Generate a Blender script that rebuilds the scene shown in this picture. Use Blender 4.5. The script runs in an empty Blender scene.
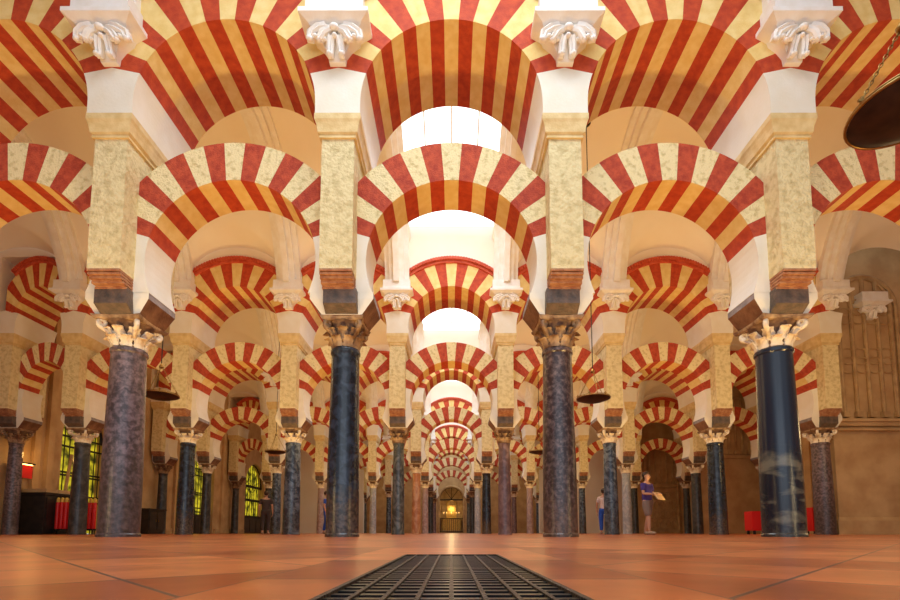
import bpy, bmesh, math, random
from mathutils import Vector, Matrix
random.seed(7)
PI = math.pi
S = bpy.context.scene
C = S.collection

# ---------------------------------------------------------------- camera, world, light, exposure
CAM_H = 0.06
cam = bpy.data.cameras.new('camera'); camo = bpy.data.objects.new('camera', cam); C.objects.link(camo)
camo.location = (0, 0, CAM_H)
camo.rotation_euler = (math.radians(95), 0, 0)
cam.sensor_width = 36; cam.lens = 480 / 900 * 36
cam.shift_x = -0.0016; cam.shift_y = 190.5 / 900
cam.clip_start = 0.01; cam.clip_end = 200
S.camera = camo
S.view_settings.view_transform = 'Standard'; S.view_settings.look = 'None'
S.view_settings.gamma = 1; S.view_settings.use_curve_mapping = False
S.view_settings.exposure = 0.5
S.cycles.max_bounces = 8; S.cycles.diffuse_bounces = 5; S.cycles.glossy_bounces = 3
S.cycles.sample_clamp_indirect = 6

w = bpy.data.worlds.new('sky'); S.world = w; w.use_nodes = True
wn = w.node_tree.nodes; bg = wn['Background']
bg.inputs[0].default_value = (0.80, 0.88, 1.0, 1); bg.inputs[1].default_value = 0.45

ROW1, NAVE = 6.71, 7.2
ROWZ = [ROW1 + NAVE * i for i in range(6)]
ENDZ = ROW1 + NAVE * 6 - 0.6
BAY = 3.09; HB = BAY / 2

def light(kind, name, loc, power, color, **k):
    l = bpy.data.lights.new(name, kind); l.energy = power; l.color = color
    for a, b in k.items():
        if a != 'rot': setattr(l, a, b)
    o = bpy.data.objects.new(name, l); o.location = loc
    if 'rot' in k: o.rotation_euler = k['rot']
    C.objects.link(o); return o
WARM = (1.0, 0.72, 0.34)
COOL = (0.74, 0.87, 1.0)
SKYL = 1.5
# daylight falling from the roof lanterns down the nave the camera stands in
light('AREA', 'lantern_daylight', (0, 2.6, 9.2), 290, COOL, shape='RECTANGLE', size=6.0, size_y=3.5)
light('AREA', 'rear_fill', (0, -3.5, 3.4), 170, COOL, shape='RECTANGLE', size=9.0, size_y=5.5, rot=(math.radians(97), 0, 0))  # unseen cool fill added behind the camera to light the front arcade
# warm electric floods in the side bays of each nave
for i in range(6):
    zc = ROW1 + NAVE * i + NAVE / 2
    for bx in ((-9.4, -6.24, -3.12, 3.12, 6.24, 9.4) if i < 3 else (-6.24, 6.24)):
        pw = ((36 if bx < 0 else 48) if abs(bx) > 8 else (34 if abs(bx) > 4 else 30)) if i < 3 else 30
        light('POINT', 'warm_flood', (bx, zc, 4.9), pw, WARM, shadow_soft_size=0.35)
    if i >= 2: light('POINT', 'warm_flood', (0, zc, 4.2), 14 if i < 4 else 22, WARM, shadow_soft_size=0.3)
for bx in (-6.24, 6.24, 10.5):
    light('POINT', 'warm_flood', (bx, 2.6 if bx < 8 else 9.5, 0.8 if bx < 8 else 2.6), 70 if bx < 8 else 45, WARM, shadow_soft_size=0.3)

# daylight coming down through each roof lantern
for i in range(6):
    zc = ROW1 + NAVE * i + NAVE / 2
    light('AREA', 'lantern_daylight', (0, zc, 8.6), 95 if i < 4 else 50, COOL, shape='RECTANGLE', size=2.2, size_y=3.2)
# unseen warm spots added in front of each arcade to brighten soffits, shining only upwards
for r in range(4):
    for k in (-3, -2, -1, 0, 1, 2, 3):
        if r == 0 and abs(k) == 3: continue
        pw = {0: 150, 1: 210, 2: 170, 3: 90}[abs(k)] * (1 if r < 2 else .5)
        light('SPOT', 'added_uplight', (k * BAY, ROWZ[r] - 1.7, .25), pw, (1.0, 0.66, 0.22), shadow_soft_size=.15, spot_size=math.radians(85), spot_blend=.6, rot=(math.radians(162), 0, 0))

# ---------------------------------------------------------------- materials
def mat(name, col, rough=0.7, col2=None, scale=6.0, bump=0.0, bscale=30.0, metal=0.0, spec=0.5, detail=5.0, lo=0.35, hi=0.65, coords='Object', dist=0.0, stretch=None):
    m = bpy.data.materials.new(name); m.use_nodes = True
    nt = m.node_tree; N = nt.nodes; L = nt.links; b = N['Principled BSDF']
    b.inputs['Base Color'].default_value = (*col, 1); b.inputs['Roughness'].default_value = rough
    b.inputs['Metallic'].default_value = metal
    b.inputs['Specular IOR Level'].default_value = spec
    tc = N.new('ShaderNodeTexCoord'); src = tc.outputs[coords]
    if stretch:
        mp = N.new('ShaderNodeMapping'); mp.inputs['Scale'].default_value = stretch[0:3]
        if len(stretch) > 3: mp.inputs['Rotation'].default_value = stretch[3:6]
        L.new(src, mp.inputs[0]); src = mp.outputs[0]
    if col2:
        n = N.new('ShaderNodeTexNoise'); n.inputs['Scale'].default_value = scale; n.inputs['Detail'].default_value = detail
        n.inputs['Distortion'].default_value = dist
        L.new(src, n.inputs['Vector'])
        r = N.new('ShaderNodeValToRGB'); r.color_ramp.elements[0].position = lo; r.color_ramp.elements[1].position = hi
        r.color_ramp.elements[0].color = (*col, 1); r.color_ramp.elements[1].color = (*col2, 1)
        L.new(n.outputs['Fac'], r.inputs[0]); L.new(r.outputs[0], b.inputs['Base Color'])
    if bump:
        n2 = N.new('ShaderNodeTexNoise'); n2.inputs['Scale'].default_value = bscale; n2.inputs['Detail'].default_value = 6
        L.new(src, n2.inputs['Vector'])
        bp = N.new('ShaderNodeBump'); bp.inputs['Strength'].default_value = bump; bp.inputs['Distance'].default_value = 0.03
        L.new(n2.outputs['Fac'], bp.inputs['Height']); L.new(bp.outputs[0], b.inputs['Normal'])
    return m

M = {}
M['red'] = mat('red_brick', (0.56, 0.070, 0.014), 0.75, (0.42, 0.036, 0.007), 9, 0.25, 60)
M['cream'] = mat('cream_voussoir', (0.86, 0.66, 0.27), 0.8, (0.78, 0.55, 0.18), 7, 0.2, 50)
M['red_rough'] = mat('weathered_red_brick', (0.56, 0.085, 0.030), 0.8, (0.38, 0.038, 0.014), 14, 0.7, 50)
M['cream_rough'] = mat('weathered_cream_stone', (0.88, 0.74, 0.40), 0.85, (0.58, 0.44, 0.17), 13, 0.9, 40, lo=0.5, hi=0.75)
M['white'] = mat('white_plaster', (0.84, 0.79, 0.66), 0.7, (0.80, 0.73, 0.57), 3, 0.1, 30)
M['pier'] = mat('rough_yellow_stone', (0.80, 0.67, 0.36), 0.9, (0.55, 0.42, 0.18), 10, 1.0, 26, lo=0.45, hi=0.75)
M['mould'] = mat('ochre_moulding', (0.80, 0.62, 0.30), 0.7, (0.66, 0.46, 0.18), 6, 0.2, 40)
M['tile'] = mat('thin_red_brick', (0.34, 0.13, 0.06), 0.85, (0.50, 0.25, 0.12), 14, 0.5, 50)
M['impostv'] = mat('violet_grey_impost_stone', (0.16, 0.14, 0.15), 0.55, (0.30, 0.25, 0.25), 7, 0.4, 30)
M['impost'] = mat('dark_grey_impost_stone', (0.055, 0.045, 0.04), 0.5, (0.15, 0.10, 0.075), 7, 0.5, 30)
M['impostb'] = mat('brown_impost_underside_stone', (0.13, 0.055, 0.03), 0.6, (0.24, 0.12, 0.065), 6, 0.4, 30)
M['capdark'] = mat('brown_marble_capital', (0.16, 0.075, 0.035), 0.5, (0.52, 0.36, 0.20), 7, 0.5, 30, lo=0.4, hi=0.72)
M['bell'] = mat('shade_toned_capital_core', (0.13, 0.065, 0.035), 0.7, (0.26, 0.15, 0.085), 9, 0.3, 30)  # dark tone paints the shade in the gaps between capital leaves
M['caplight'] = mat('pale_marble_capital', (0.46, 0.30, 0.17), 0.55, (0.82, 0.72, 0.56), 8, 0.5, 30, lo=0.25, hi=0.55)
M['vault'] = mat('vault_plaster', (0.90, 0.83, 0.70), 0.85, (0.87, 0.78, 0.63), 0.8, 0.05, 12)
M['stucco'] = mat('white_stucco', (0.88, 0.85, 0.79), 0.6, (0.82, 0.76, 0.66), 5, 0.1, 30)
M['buff'] = mat('buff_wall_stone', (0.60, 0.40, 0.19), 0.8, (0.46, 0.28, 0.12), 1.6, 0.3, 14)
M['buffdark'] = mat('carved_buff_stone', (0.56, 0.38, 0.18), 0.8, (0.40, 0.25, 0.11), 3, 0.5, 22)
M['archivolt'] = mat('red_archivolt_plaster', (0.66, 0.12, 0.05), 0.7, (0.50, 0.06, 0.02), 8, 0.2, 40)
M['iron'] = mat('wrought_iron', (0.022, 0.02, 0.018), 0.45, None, metal=0.6)
M['blackwood'] = mat('black_panel_wood', (0.012, 0.010, 0.009), 0.4, (0.03, 0.02, 0.015), 6)
M['brass'] = mat('aged_brass', (0.45, 0.30, 0.10), 0.32, (0.30, 0.18, 0.05), 9, metal=1.0)
M['lampdark'] = mat('dark_bronze_dish', (0.05, 0.028, 0.015), 0.5, (0.02, 0.012, 0.008), 8, metal=0.3)
M['redpaint'] = mat('red_lacquer', (0.70, 0.008, 0.008), 0.4)
M['yellow'] = mat('yellow_cap', (0.80, 0.52, 0.08), 0.5)
M['gold'] = mat('gilded_wood', (0.75, 0.48, 0.12), 0.35, (0.5, 0.28, 0.06), 9, metal=0.7)
M['skin'] = mat('skin', (0.55, 0.30, 0.19), 0.6)
M['lips'] = mat('lips', (0.36, 0.12, 0.09), 0.6)
M['hair'] = mat('brown_hair', (0.05, 0.025, 0.012), 0.6)
M['purple'] = mat('purple_blue_cloth', (0.07, 0.045, 0.22), 0.85)
M['greytrouser'] = mat('grey_brown_cloth', (0.22, 0.16, 0.13), 0.85)
M['whitecloth'] = mat('white_cloth', (0.72, 0.60, 0.58), 0.85)
M['bluecloth'] = mat('blue_cloth', (0.02, 0.09, 0.50), 0.85)
M['darkcloth'] = mat('dark_cloth', (0.05, 0.035, 0.03), 0.85)
M['paper'] = mat('tan_card', (0.72, 0.50, 0.26), 0.8)
M['shoe'] = mat('shoe_leather', (0.35, 0.25, 0.17), 0.6)
M['steel'] = mat('worn_grate_iron', (0.03, 0.025, 0.02), 0.4, (0.08, 0.06, 0.045), 40, 0.4, 160, metal=0.75)
M['slat'] = mat('dark_blue_iron_slats', (0.022, 0.026, 0.034), 0.3, None, metal=0.8)
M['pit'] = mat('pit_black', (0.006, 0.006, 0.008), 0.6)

def marble(name, c1, c2, scale=3.0, rough=0.22, dist=1.5, lo=0.42, hi=0.62, stretch=None, bump=0.1):
    M[name] = mat(name, c1, rough, c2, scale, bump, 40, dist=dist, lo=lo, hi=hi, detail=9, stretch=stretch)
marble('mottled_purple_marble', (0.055, 0.036, 0.036), (0.22, 0.15, 0.155), 16, 0.33, 0.3, .38, .68)
marble('black_blue_marble', (0.010, 0.013, 0.020), (0.045, 0.06, 0.09), 9, 0.2, 0.6, 0.45, 0.75)
marble('dark_brown_marble', (0.04, 0.022, 0.022), (0.22, 0.15, 0.13), 18, 0.28, 0.3, 0.45, 0.78)
marble('banded_black_marble', (0.010, 0.014, 0.024), (0.16, 0.145, 0.10), 1.7, 0.2, .6, 0.50, 0.64, (1, 1, 3.2, 0.45, 0.5, 0))
marble('blue_grey_marble', (0.03, 0.04, 0.06), (0.14, 0.17, 0.21), 7.0, 0.22, 0.8)
marble('grey_green_marble', (0.05, 0.055, 0.05), (0.16, 0.16, 0.14), 4, 0.25, 1.5)
marble('purple_brown_marble', (0.13, 0.075, 0.075), (0.25, 0.16, 0.155), 5, 0.28, 1)
marble('orange_tan_marble', (0.42, 0.17, 0.07), (0.60, 0.34, 0.18), 3, 0.3, 1)
marble('pink_grey_marble', (0.30, 0.20, 0.19), (0.48, 0.36, 0.33), 4, 0.3, 1)
marble('pale_grey_marble', (0.30, 0.32, 0.35), (0.50, 0.50, 0.50), 4, 0.3, 1.5)
marble('charcoal_marble', (0.02, 0.02, 0.022), (0.07, 0.065, 0.06), 5, 0.3, 1)

def foot_tone(name, col, z0, z1, scale=7, clean_above=None, plain=None):
    """brown tone with a ragged upper edge on the foot of a shaft; clean_above: the pale bands only occur in the lower part of the stone"""
    nt = M[name].node_tree; N = nt.nodes; L = nt.links; b = N['Principled BSDF']
    src = b.inputs['Base Color'].links[0].from_socket
    tc = N.new('ShaderNodeTexCoord'); sp = N.new('ShaderNodeSeparateXYZ'); L.new(tc.outputs['Object'], sp.inputs[0])
    n = N.new('ShaderNodeTexNoise'); n.inputs['Scale'].default_value = scale; n.inputs['Detail'].default_value = 8; L.new(tc.outputs['Object'], n.inputs[0])
    def band(a, c, amp, top=.6):
        ad = N.new('ShaderNodeMath'); ad.operation = 'MULTIPLY_ADD'; ad.inputs[1].default_value = amp; L.new(n.outputs[0], ad.inputs[0]); L.new(sp.outputs[2], ad.inputs[2])
        mr = N.new('ShaderNodeMapRange'); mr.inputs['From Min'].default_value = a + amp / 2; mr.inputs['From Max'].default_value = c + amp / 2
        mr.inputs['To Min'].default_value = top; mr.inputs['To Max'].default_value = 0; L.new(ad.outputs[0], mr.inputs[0]); return mr.outputs[0]
    if clean_above:
        m0 = N.new('ShaderNodeMix'); m0.data_type = 'RGBA'; L.new(band(clean_above - .15, clean_above + .15, .8, 1), m0.inputs[0])
        m0.inputs[6].default_value = (*plain, 1); L.new(src, m0.inputs[7]); src = m0.outputs[2]
    m1 = N.new('ShaderNodeMix'); m1.data_type = 'RGBA'; L.new(band(z0, z1, 1.3), m1.inputs[0]); L.new(src, m1.inputs[6]); cr = N.new('ShaderNodeValToRGB'); cr.color_ramp.elements[0].position = .4; cr.color_ramp.elements[1].position = .6; cr.color_ramp.elements[0].color = (*[c * .45 for c in col], 1); cr.color_ramp.elements[1].color = (*[min(1, c * 1.6) for c in col], 1)
    n3 = N.new('ShaderNodeTexNoise'); n3.inputs['Scale'].default_value = scale * 2.4; n3.inputs['Detail'].default_value = 8; L.new(tc.outputs['Object'], n3.inputs[0]); L.new(n3.outputs[0], cr.inputs[0]); L.new(cr.outputs[0], m1.inputs[7])
    L.new(m1.outputs[2], b.inputs['Base Color'])
foot_tone('black_blue_marble', (0.105, 0.07, 0.045), .35, .75, 9)
foot_tone('dark_brown_marble', (0.14, 0.08, 0.05), .1, .6, 9)
foot_tone('mottled_purple_marble', (0.045, 0.028, 0.022), .6, 1.3, 8)
foot_tone('banded_black_marble', (0.06, 0.055, 0.04), -.1, .4, 9, 1.15, (0.012, 0.018, 0.034))
foot_tone('blue_grey_marble', (0.05, 0.045, 0.04), .4, 1.0, 8)
# fine brick joints inside the red stones of the arches are left to bump; thin brick corbels get real courses in the mesh

def emis(name, col, st, col2=None, scale=5):
    m = bpy.data.materials.new(name); m.use_nodes = True
    nt = m.node_tree; b = nt.nodes['Principled BSDF']
    b.inputs['Base Color'].default_value = (*col, 1)
    b.inputs['Emission Color'].default_value = (*col, 1); b.inputs['Emission Strength'].default_value = st
    if col2:
        tc = nt.nodes.new('ShaderNodeTexCoord'); n = nt.nodes.new('ShaderNodeTexNoise'); n.inputs['Scale'].default_value = scale; n.inputs['Detail'].default_value = 6
        r = nt.nodes.new('ShaderNodeValToRGB'); r.color_ramp.elements[0].position = .38; r.color_ramp.elements[1].position = .6
        r.color_ramp.elements[0].color = (*col, 1); r.color_ramp.elements[1].color = (*col2, 1)
        nt.links.new(tc.outputs['Object'], n.inputs['Vector']); nt.links.new(n.outputs[0], r.inputs[0]); nt.links.new(r.outputs[0], b.inputs['Emission Color'])
    return m
M['skyglass'] = emis('skylight_glass', (0.80, 0.90, 1.0), SKYL)
M['courtglass'] = emis('garden_lit_window', (0.03, 0.035, 0.004), 0.55, (0.85, 0.68, 0.03), 2.6)
M['bulb'] = emis('glowing_candle_flame', (1.0, 0.65, 0.2), 5)
M['signlight'] = emis('lit_sign_lamp', (1.0, 0.55, 0.12), 7)

# terracotta floor: tiles laid diagonally, a straight border course beside the grate
def floor_mat():
    m = bpy.data.materials.new('terracotta_tiles'); m.use_nodes = True
    nt = m.node_tree; N = nt.nodes; L = nt.links; b = N['Principled BSDF']
    tc = N.new('ShaderNodeTexCoord')
    def br(rot, wd, ht, off):
        mp = N.new('ShaderNodeMapping'); mp.inputs['Rotation'].default_value = (0, 0, rot); mp.inputs['Location'].default_value = off
        L.new(tc.outputs['Object'], mp.inputs[0])
        t = N.new('ShaderNodeTexBrick'); t.inputs['Scale'].default_value = 1
        t.inputs['Brick Width'].default_value = wd; t.inputs['Row Height'].default_value = ht
        t.inputs['Mortar Size'].default_value = 0.003; t.inputs['Mortar Smooth'].default_value = 0.2; t.offset = 0.5
        t.inputs['Color1'].default_value = (0.36, 0.070, 0.018, 1); t.inputs['Color2'].default_value = (0.66, 0.19, 0.055, 1)
        t.inputs['Mortar'].default_value = (0.10, 0.055, 0.04, 1)
        L.new(mp.outputs[0], t.inputs[0]); return t
    d = br(PI / 4, 0.30, 0.30, (0.134, -0.141, 0)); d.offset = 0.0; s = br(PI / 2, 0.42, 0.51, (0, 0.255, 0))
    sp = N.new('ShaderNodeSeparateXYZ'); L.new(tc.outputs['Object'], sp.inputs[0])
    ab = N.new('ShaderNodeMath'); ab.operation = 'ABSOLUTE'; L.new(sp.outputs[0], ab.inputs[0])
    gt = N.new('ShaderNodeMath'); gt.operation = 'GREATER_THAN'; gt.inputs[1].default_value = 0.255; L.new(ab.outputs[0], gt.inputs[0])
    mx = N.new('ShaderNodeMix'); mx.data_type = 'RGBA'; L.new(gt.outputs[0], mx.inputs[0]); L.new(s.outputs[0], mx.inputs[6]); L.new(d.outputs[0], mx.inputs[7])
    mf = N.new('ShaderNodeMix'); L.new(gt.outputs[0], mf.inputs[0]); L.new(s.outputs[1], mf.inputs[2]); L.new(d.outputs[1], mf.inputs[3])
    n = N.new('ShaderNodeTexNoise'); n.inputs['Scale'].default_value = 7; n.inputs['Detail'].default_value = 8; L.new(tc.outputs['Object'], n.inputs[0])
    r = N.new('ShaderNodeValToRGB'); r.color_ramp.elements[0].position = .3; r.color_ramp.elements[1].position = .7
    r.color_ramp.elements[0].color = (0.62, 0.58, 0.56, 1); r.color_ramp.elements[1].color = (1.12, 1.1, 1.1, 1)
    L.new(n.outputs[0], r.inputs[0])
    mu = N.new('ShaderNodeMix'); mu.data_type = 'RGBA'; mu.blend_type = 'MULTIPLY'; mu.inputs[0].default_value = 0.9
    L.new(mx.outputs[2], mu.inputs[6]); L.new(r.outputs[0], mu.inputs[7]); L.new(mu.outputs[2], b.inputs['Base Color'])
    n2 = N.new('ShaderNodeTexNoise'); n2.inputs['Scale'].default_value = 18; n2.inputs['Detail'].default_value = 4; L.new(tc.outputs['Object'], n2.inputs[0])
    ad = N.new('ShaderNodeMath'); ad.operation = 'MULTIPLY_ADD'; ad.inputs[1].default_value = -1.0; L.new(mf.outputs[0], ad.inputs[0]); L.new(n2.outputs[0], ad.inputs[2])
    bp = N.new('ShaderNodeBump'); bp.inputs['Strength'].default_value = 0.35; bp.inputs['Distance'].default_value = 0.002
    L.new(ad.outputs[0], bp.inputs['Height']); L.new(bp.outputs[0], b.inputs['Normal'])
    b.inputs['Roughness'].default_value = 0.28; b.inputs['Specular IOR Level'].default_value = 0.5
    return m
M['floor'] = floor_mat()

# ---------------------------------------------------------------- helpers
def new_bm(): return bmesh.new()
def link(name, bm, mats, parent=None, loc=(0, 0, 0), smooth=False, rz=0):
    bmesh.ops.recalc_face_normals(bm, faces=bm.faces)
    me = bpy.data.meshes.new(name); bm.to_mesh(me); bm.free()
    for m in (mats if isinstance(mats, (list, tuple)) else [mats]): me.materials.append(M[m])
    if smooth:
        for p in me.polygons: p.use_smooth = True
        if smooth == 'auto':
            try: me.set_sharp_from_angle(angle=math.radians(35))
            except Exception: pass
    o = bpy.data.objects.new(name, me); C.objects.link(o)
    o.location = loc; o.rotation_euler = (0, 0, rz)
    if parent: o.parent = parent
    return o
def box(bm, x0, x1, y0, y1, z0, z1, mi=0, top=None, bot=None):
    """box; top/bot = (dx, dy) shrink of that face"""
    tx, ty = top or (0, 0); bx, by = bot or (0, 0)
    v = [bm.verts.new(p) for p in ((x0 + bx, y0 + by, z0), (x1 - bx, y0 + by, z0), (x1 - bx, y1 - by, z0), (x0 + bx, y1 - by, z0),
                                   (x0 + tx, y0 + ty, z1), (x1 - tx, y0 + ty, z1), (x1 - tx, y1 - ty, z1), (x0 + tx, y1 - ty, z1))]
    for f in ((0, 3, 2, 1), (4, 5, 6, 7), (0, 1, 5, 4), (1, 2, 6, 5), (2, 3, 7, 6), (3, 0, 4, 7)):
        fc = bm.faces.new([v[i] for i in f]); fc.material_index = mi
    return v
def prism(bm, pts, d0, d1, axis='y', mi=0):
    """polygon of (a, h) pairs extruded from d0 to d1 along y (a = x) or along x (a = y)"""
    def P(a, h, d): return (a, d, h) if axis == 'y' else (d, a, h)
    A = [bm.verts.new(P(a, h, d0)) for a, h in pts]; B = [bm.verts.new(P(a, h, d1)) for a, h in pts]
    n = len(pts)
    fs = [bm.faces.new(A), bm.faces.new(B[::-1])]
    for i in range(n): fs.append(bm.faces.new((A[i], B[i], B[(i + 1) % n], A[(i + 1) % n])))
    for f in fs: f.material_index = mi
    for f in fs[:2]: f.normal_update()
    bmesh.ops.triangulate(bm, faces=fs[:2])
def lathe(bm, prof, seg=24, cx=0, cy=0, mi=0, cap=True):
    rings = [[bm.verts.new((cx + r * math.cos(2 * PI * i / seg), cy + r * math.sin(2 * PI * i / seg), z)) for i in range(seg)] for r, z in prof]
    for a, b in zip(rings, rings[1:]):
        for i in range(seg):
            f = bm.faces.new((a[i], a[(i + 1) % seg], b[(i + 1) % seg], b[i])); f.material_index = mi
    if cap:
        bm.faces.new(rings[0][::-1]).material_index = mi; bm.faces.new(rings[-1]).material_index = mi
def tube(bm, pts, r, seg=6, closed=False, mi=0):
    pts = [Vector(p) for p in pts]; n = len(pts); rings = []
    up = None
    for i, p in enumerate(pts):
        t = (pts[(i + 1) % n] - pts[i - 1]) if closed else (pts[min(i + 1, n - 1)] - pts[max(i - 1, 0)])
        t.normalize()
        if up is None:
            up = Vector((0, 0, 1)) if abs(t.z) < .9 else Vector((1, 0, 0))
        a = t.cross(up).normalized(); b = a.cross(t).normalized(); up = b
        rr = r[i] if isinstance(r, (list, tuple)) else r
        rings.append([bm.verts.new(p + a * rr * math.cos(2 * PI * k / seg) + b * rr * math.sin(2 * PI * k / seg)) for k in range(seg)])
    pr = list(zip(rings, rings[1:])) + ([(rings[-1], rings[0])] if closed else [])
    for A, B in pr:
        for k in range(seg):
            f = bm.faces.new((A[k], A[(k + 1) % seg], B[(k + 1) % seg], B[k])); f.material_index = mi
    if not closed:
        bm.faces.new(rings[0][::-1]).material_index = mi; bm.faces.new(rings[-1]).material_index = mi
def empty(name, loc=(0, 0, 0), rz=0):
    o = bpy.data.objects.new(name, None); C.objects.link(o); o.location = loc; o.rotation_euler = (0, 0, rz)
    o.empty_display_size = .2; return o
def tag(o, label=None, cat=None, group=None, kind=None):
    if label: o['label'] = label
    if cat: o['category'] = cat
    if group: o['group'] = group
    if kind: o['kind'] = kind
    return o
KIDS = {}
def adopt(root, *ch): KIDS.setdefault(root.name, []).extend(ch)
def kids(o): return [c for c in C.objects if c.parent == o]
def copy_tree(o, parent=None):
    c = o.copy(); C.objects.link(c)
    if parent: c.parent = parent
    for ch in CH.get(o.name, kids(o)): copy_tree(ch, c)
    return c
CH = {}
def remember(o):
    CH[o.name] = kids(o)
    for c in CH[o.name]: remember(c)

ORD = ['front', 'second', 'third', 'fourth', 'fifth', 'sixth']
NUM = ['', 'first', 'second', 'third', 'fourth', 'fifth']
def bay_words(k):
    if k == 0: return 'central bay'
    return f'{NUM[abs(k)]} bay {"left" if k < 0 else "right"} of centre'
def col_words(k):       # k in half units: -1,+1 -> columns beside the central aisle
    side = 'left' if k < 0 else 'right'
    return f'{NUM[(abs(k) + 1) // 2]} column {side} of centre'

# ---------------------------------------------------------------- floor
G = 0.125; G0, G1 = 0.12, 1.30
bm = new_bm()
X0, X1, Y0, Y1 = -13.4, 18.0, -6.0, 52.0
def quad(bm, x0, x1, y0, y1, z=0):
    return bm.faces.new([bm.verts.new(p) for p in ((x0, y0, z), (x1, y0, z), (x1, y1, z), (x0, y1, z))])
quad(bm, X0, -G, Y0, Y1); quad(bm, G, X1, Y0, Y1); quad(bm, -G, G, Y0, G0); quad(bm, -G, G, G1, Y1)
o = link('floor', bm, 'floor'); tag(o, kind='structure')
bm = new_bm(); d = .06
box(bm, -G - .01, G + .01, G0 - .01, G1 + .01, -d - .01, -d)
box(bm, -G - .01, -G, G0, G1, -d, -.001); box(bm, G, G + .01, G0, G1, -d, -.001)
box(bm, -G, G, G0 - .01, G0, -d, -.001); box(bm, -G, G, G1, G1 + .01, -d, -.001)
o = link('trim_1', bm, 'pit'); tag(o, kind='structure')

# ---------------------------------------------------------------- arches
HCU, RU, ROU, TU = 5.875, 1.24, 1.96, 0.68      # upper arch: centre height, intrados, extrados, half depth
HCL, RL, ROL, TL = 3.84, 1.195, 1.76, 0.32       # lower arch
def arch_mesh(r, rout, clip, th0, n, t, hc, flat=0.0, sub=4, soff=0):
    bm = new_bm(); K = n * sub; rows = []
    for j in range(K + 1):
        th = math.radians(th0 + (180 - 2 * th0) * j / K)
        ix, iz = r * math.cos(th), r * math.sin(th)
        thd = math.degrees(th); m = min(thd, 180 - thd)
        ph = math.radians(m - flat * (90 - m) / 70)
        dx, dz = math.cos(ph) * (1 if thd <= 90 else -1), math.sin(ph)
        # distance to circle rout
        bq = ix * dx + iz * dz; cq = r * r - rout * rout
        s = -bq + math.sqrt(bq * bq - cq)
        if abs(ix + dx * s) > clip: s = (clip - abs(ix)) / abs(dx)
        ox, oz = ix + dx * s, iz + dz * s
        rows.append([bm.verts.new((a, y, hc + b)) for a, b, y in ((ix, iz, -t), (ox, oz, -t), (ox, oz, t), (ix, iz, t))])
    mid = (n - 1) // 2
    for j in range(K):
        i = j // sub; mi = 1 if abs(mid - i) % 2 else 0
        A, B = rows[j], rows[j + 1]
        for a, b in ((0, 1), (1, 2), (2, 3), (3, 0)):
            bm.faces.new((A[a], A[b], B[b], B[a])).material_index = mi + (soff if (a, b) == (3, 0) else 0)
    bm.faces.new(rows[0]); bm.faces.new(rows[-1])
    return bm
TH_U, TH_L = 20.2, 16.5
# archivolt: red moulding with a toothed upper edge
def archivolt_mesh(t):
    bm = new_bm()
    a0 = math.acos(1.22 / 2.0)
    for (r0, r1, y) in ((1.93, 2.02, t + .05), (2.02, 2.09, t + .10)):
        K = 30; R = []
        for j in range(K + 1):
            a = a0 + (PI - 2 * a0) * j / K
            c, s = math.cos(a), math.sin(a)
            R.append([bm.verts.new((r * c, yy, HCU + r * s)) for r, yy in ((r0, -y), (r1, -y), (r1, y), (r0, y))])
        for A, B in zip(R, R[1:]):
            for p, q in ((0, 1), (1, 2), (2, 3), (3, 0)): bm.faces.new((A[p], A[q], B[q], B[p]))
        bm.faces.new(R[0]); bm.faces.new(R[-1])
    for j in range(34):
        a = a0 + (PI - 2 * a0) * (j + .5) / 34
        c, s = math.cos(a), math.sin(a)
        for sg in (-1, 1):
            p = Vector((2.035 * c, sg * (t + .10), HCU + 2.035 * s))
            vs = box(bm, -.022, .022, -.03, .03, -.045, .045)
            mx = Matrix.Translation(p) @ Matrix.Rotation(PI / 2 - a, 4, 'Y')
            for v in vs: v.co = mx @ v.co
    return bm

protoU = empty('round_arch')
link('arch_ring', arch_mesh(RU, ROU, HB, TH_U, 15, TU, HCU, 8), ['cream', 'red'], protoU)
link('archivolt', archivolt_mesh(TU), 'archivolt', protoU)
tag(next(c for c in kids(protoU) if c.name.startswith('archivolt')), 'projecting red moulding with a toothed edge')
remember(protoU)
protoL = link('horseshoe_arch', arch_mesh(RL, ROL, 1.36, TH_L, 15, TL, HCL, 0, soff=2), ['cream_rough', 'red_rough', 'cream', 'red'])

# wall above the arches
def wall_over(xa, xb, y, name):
    """solid wall between the arch extrados and the roof for bays centred between xa and xb"""
    bm = new_bm()
    n = round((xb - xa) / BAY); TOP = 10.9
    for k in range(n):
        cx = xa + BAY * (k + .5); pts = []
        a0 = math.acos(HB / ROU)
        for j in range(25):
            a = a0 + (PI - 2 * a0) * j / 24
            pts.append((cx + ROU * math.cos(a), HCU + ROU * math.sin(a)))
        pts += [(cx - HB, TOP), (cx + HB, TOP)]
        prism(bm, pts, y - TU + .005, y + TU - .005)
    return bm

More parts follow.
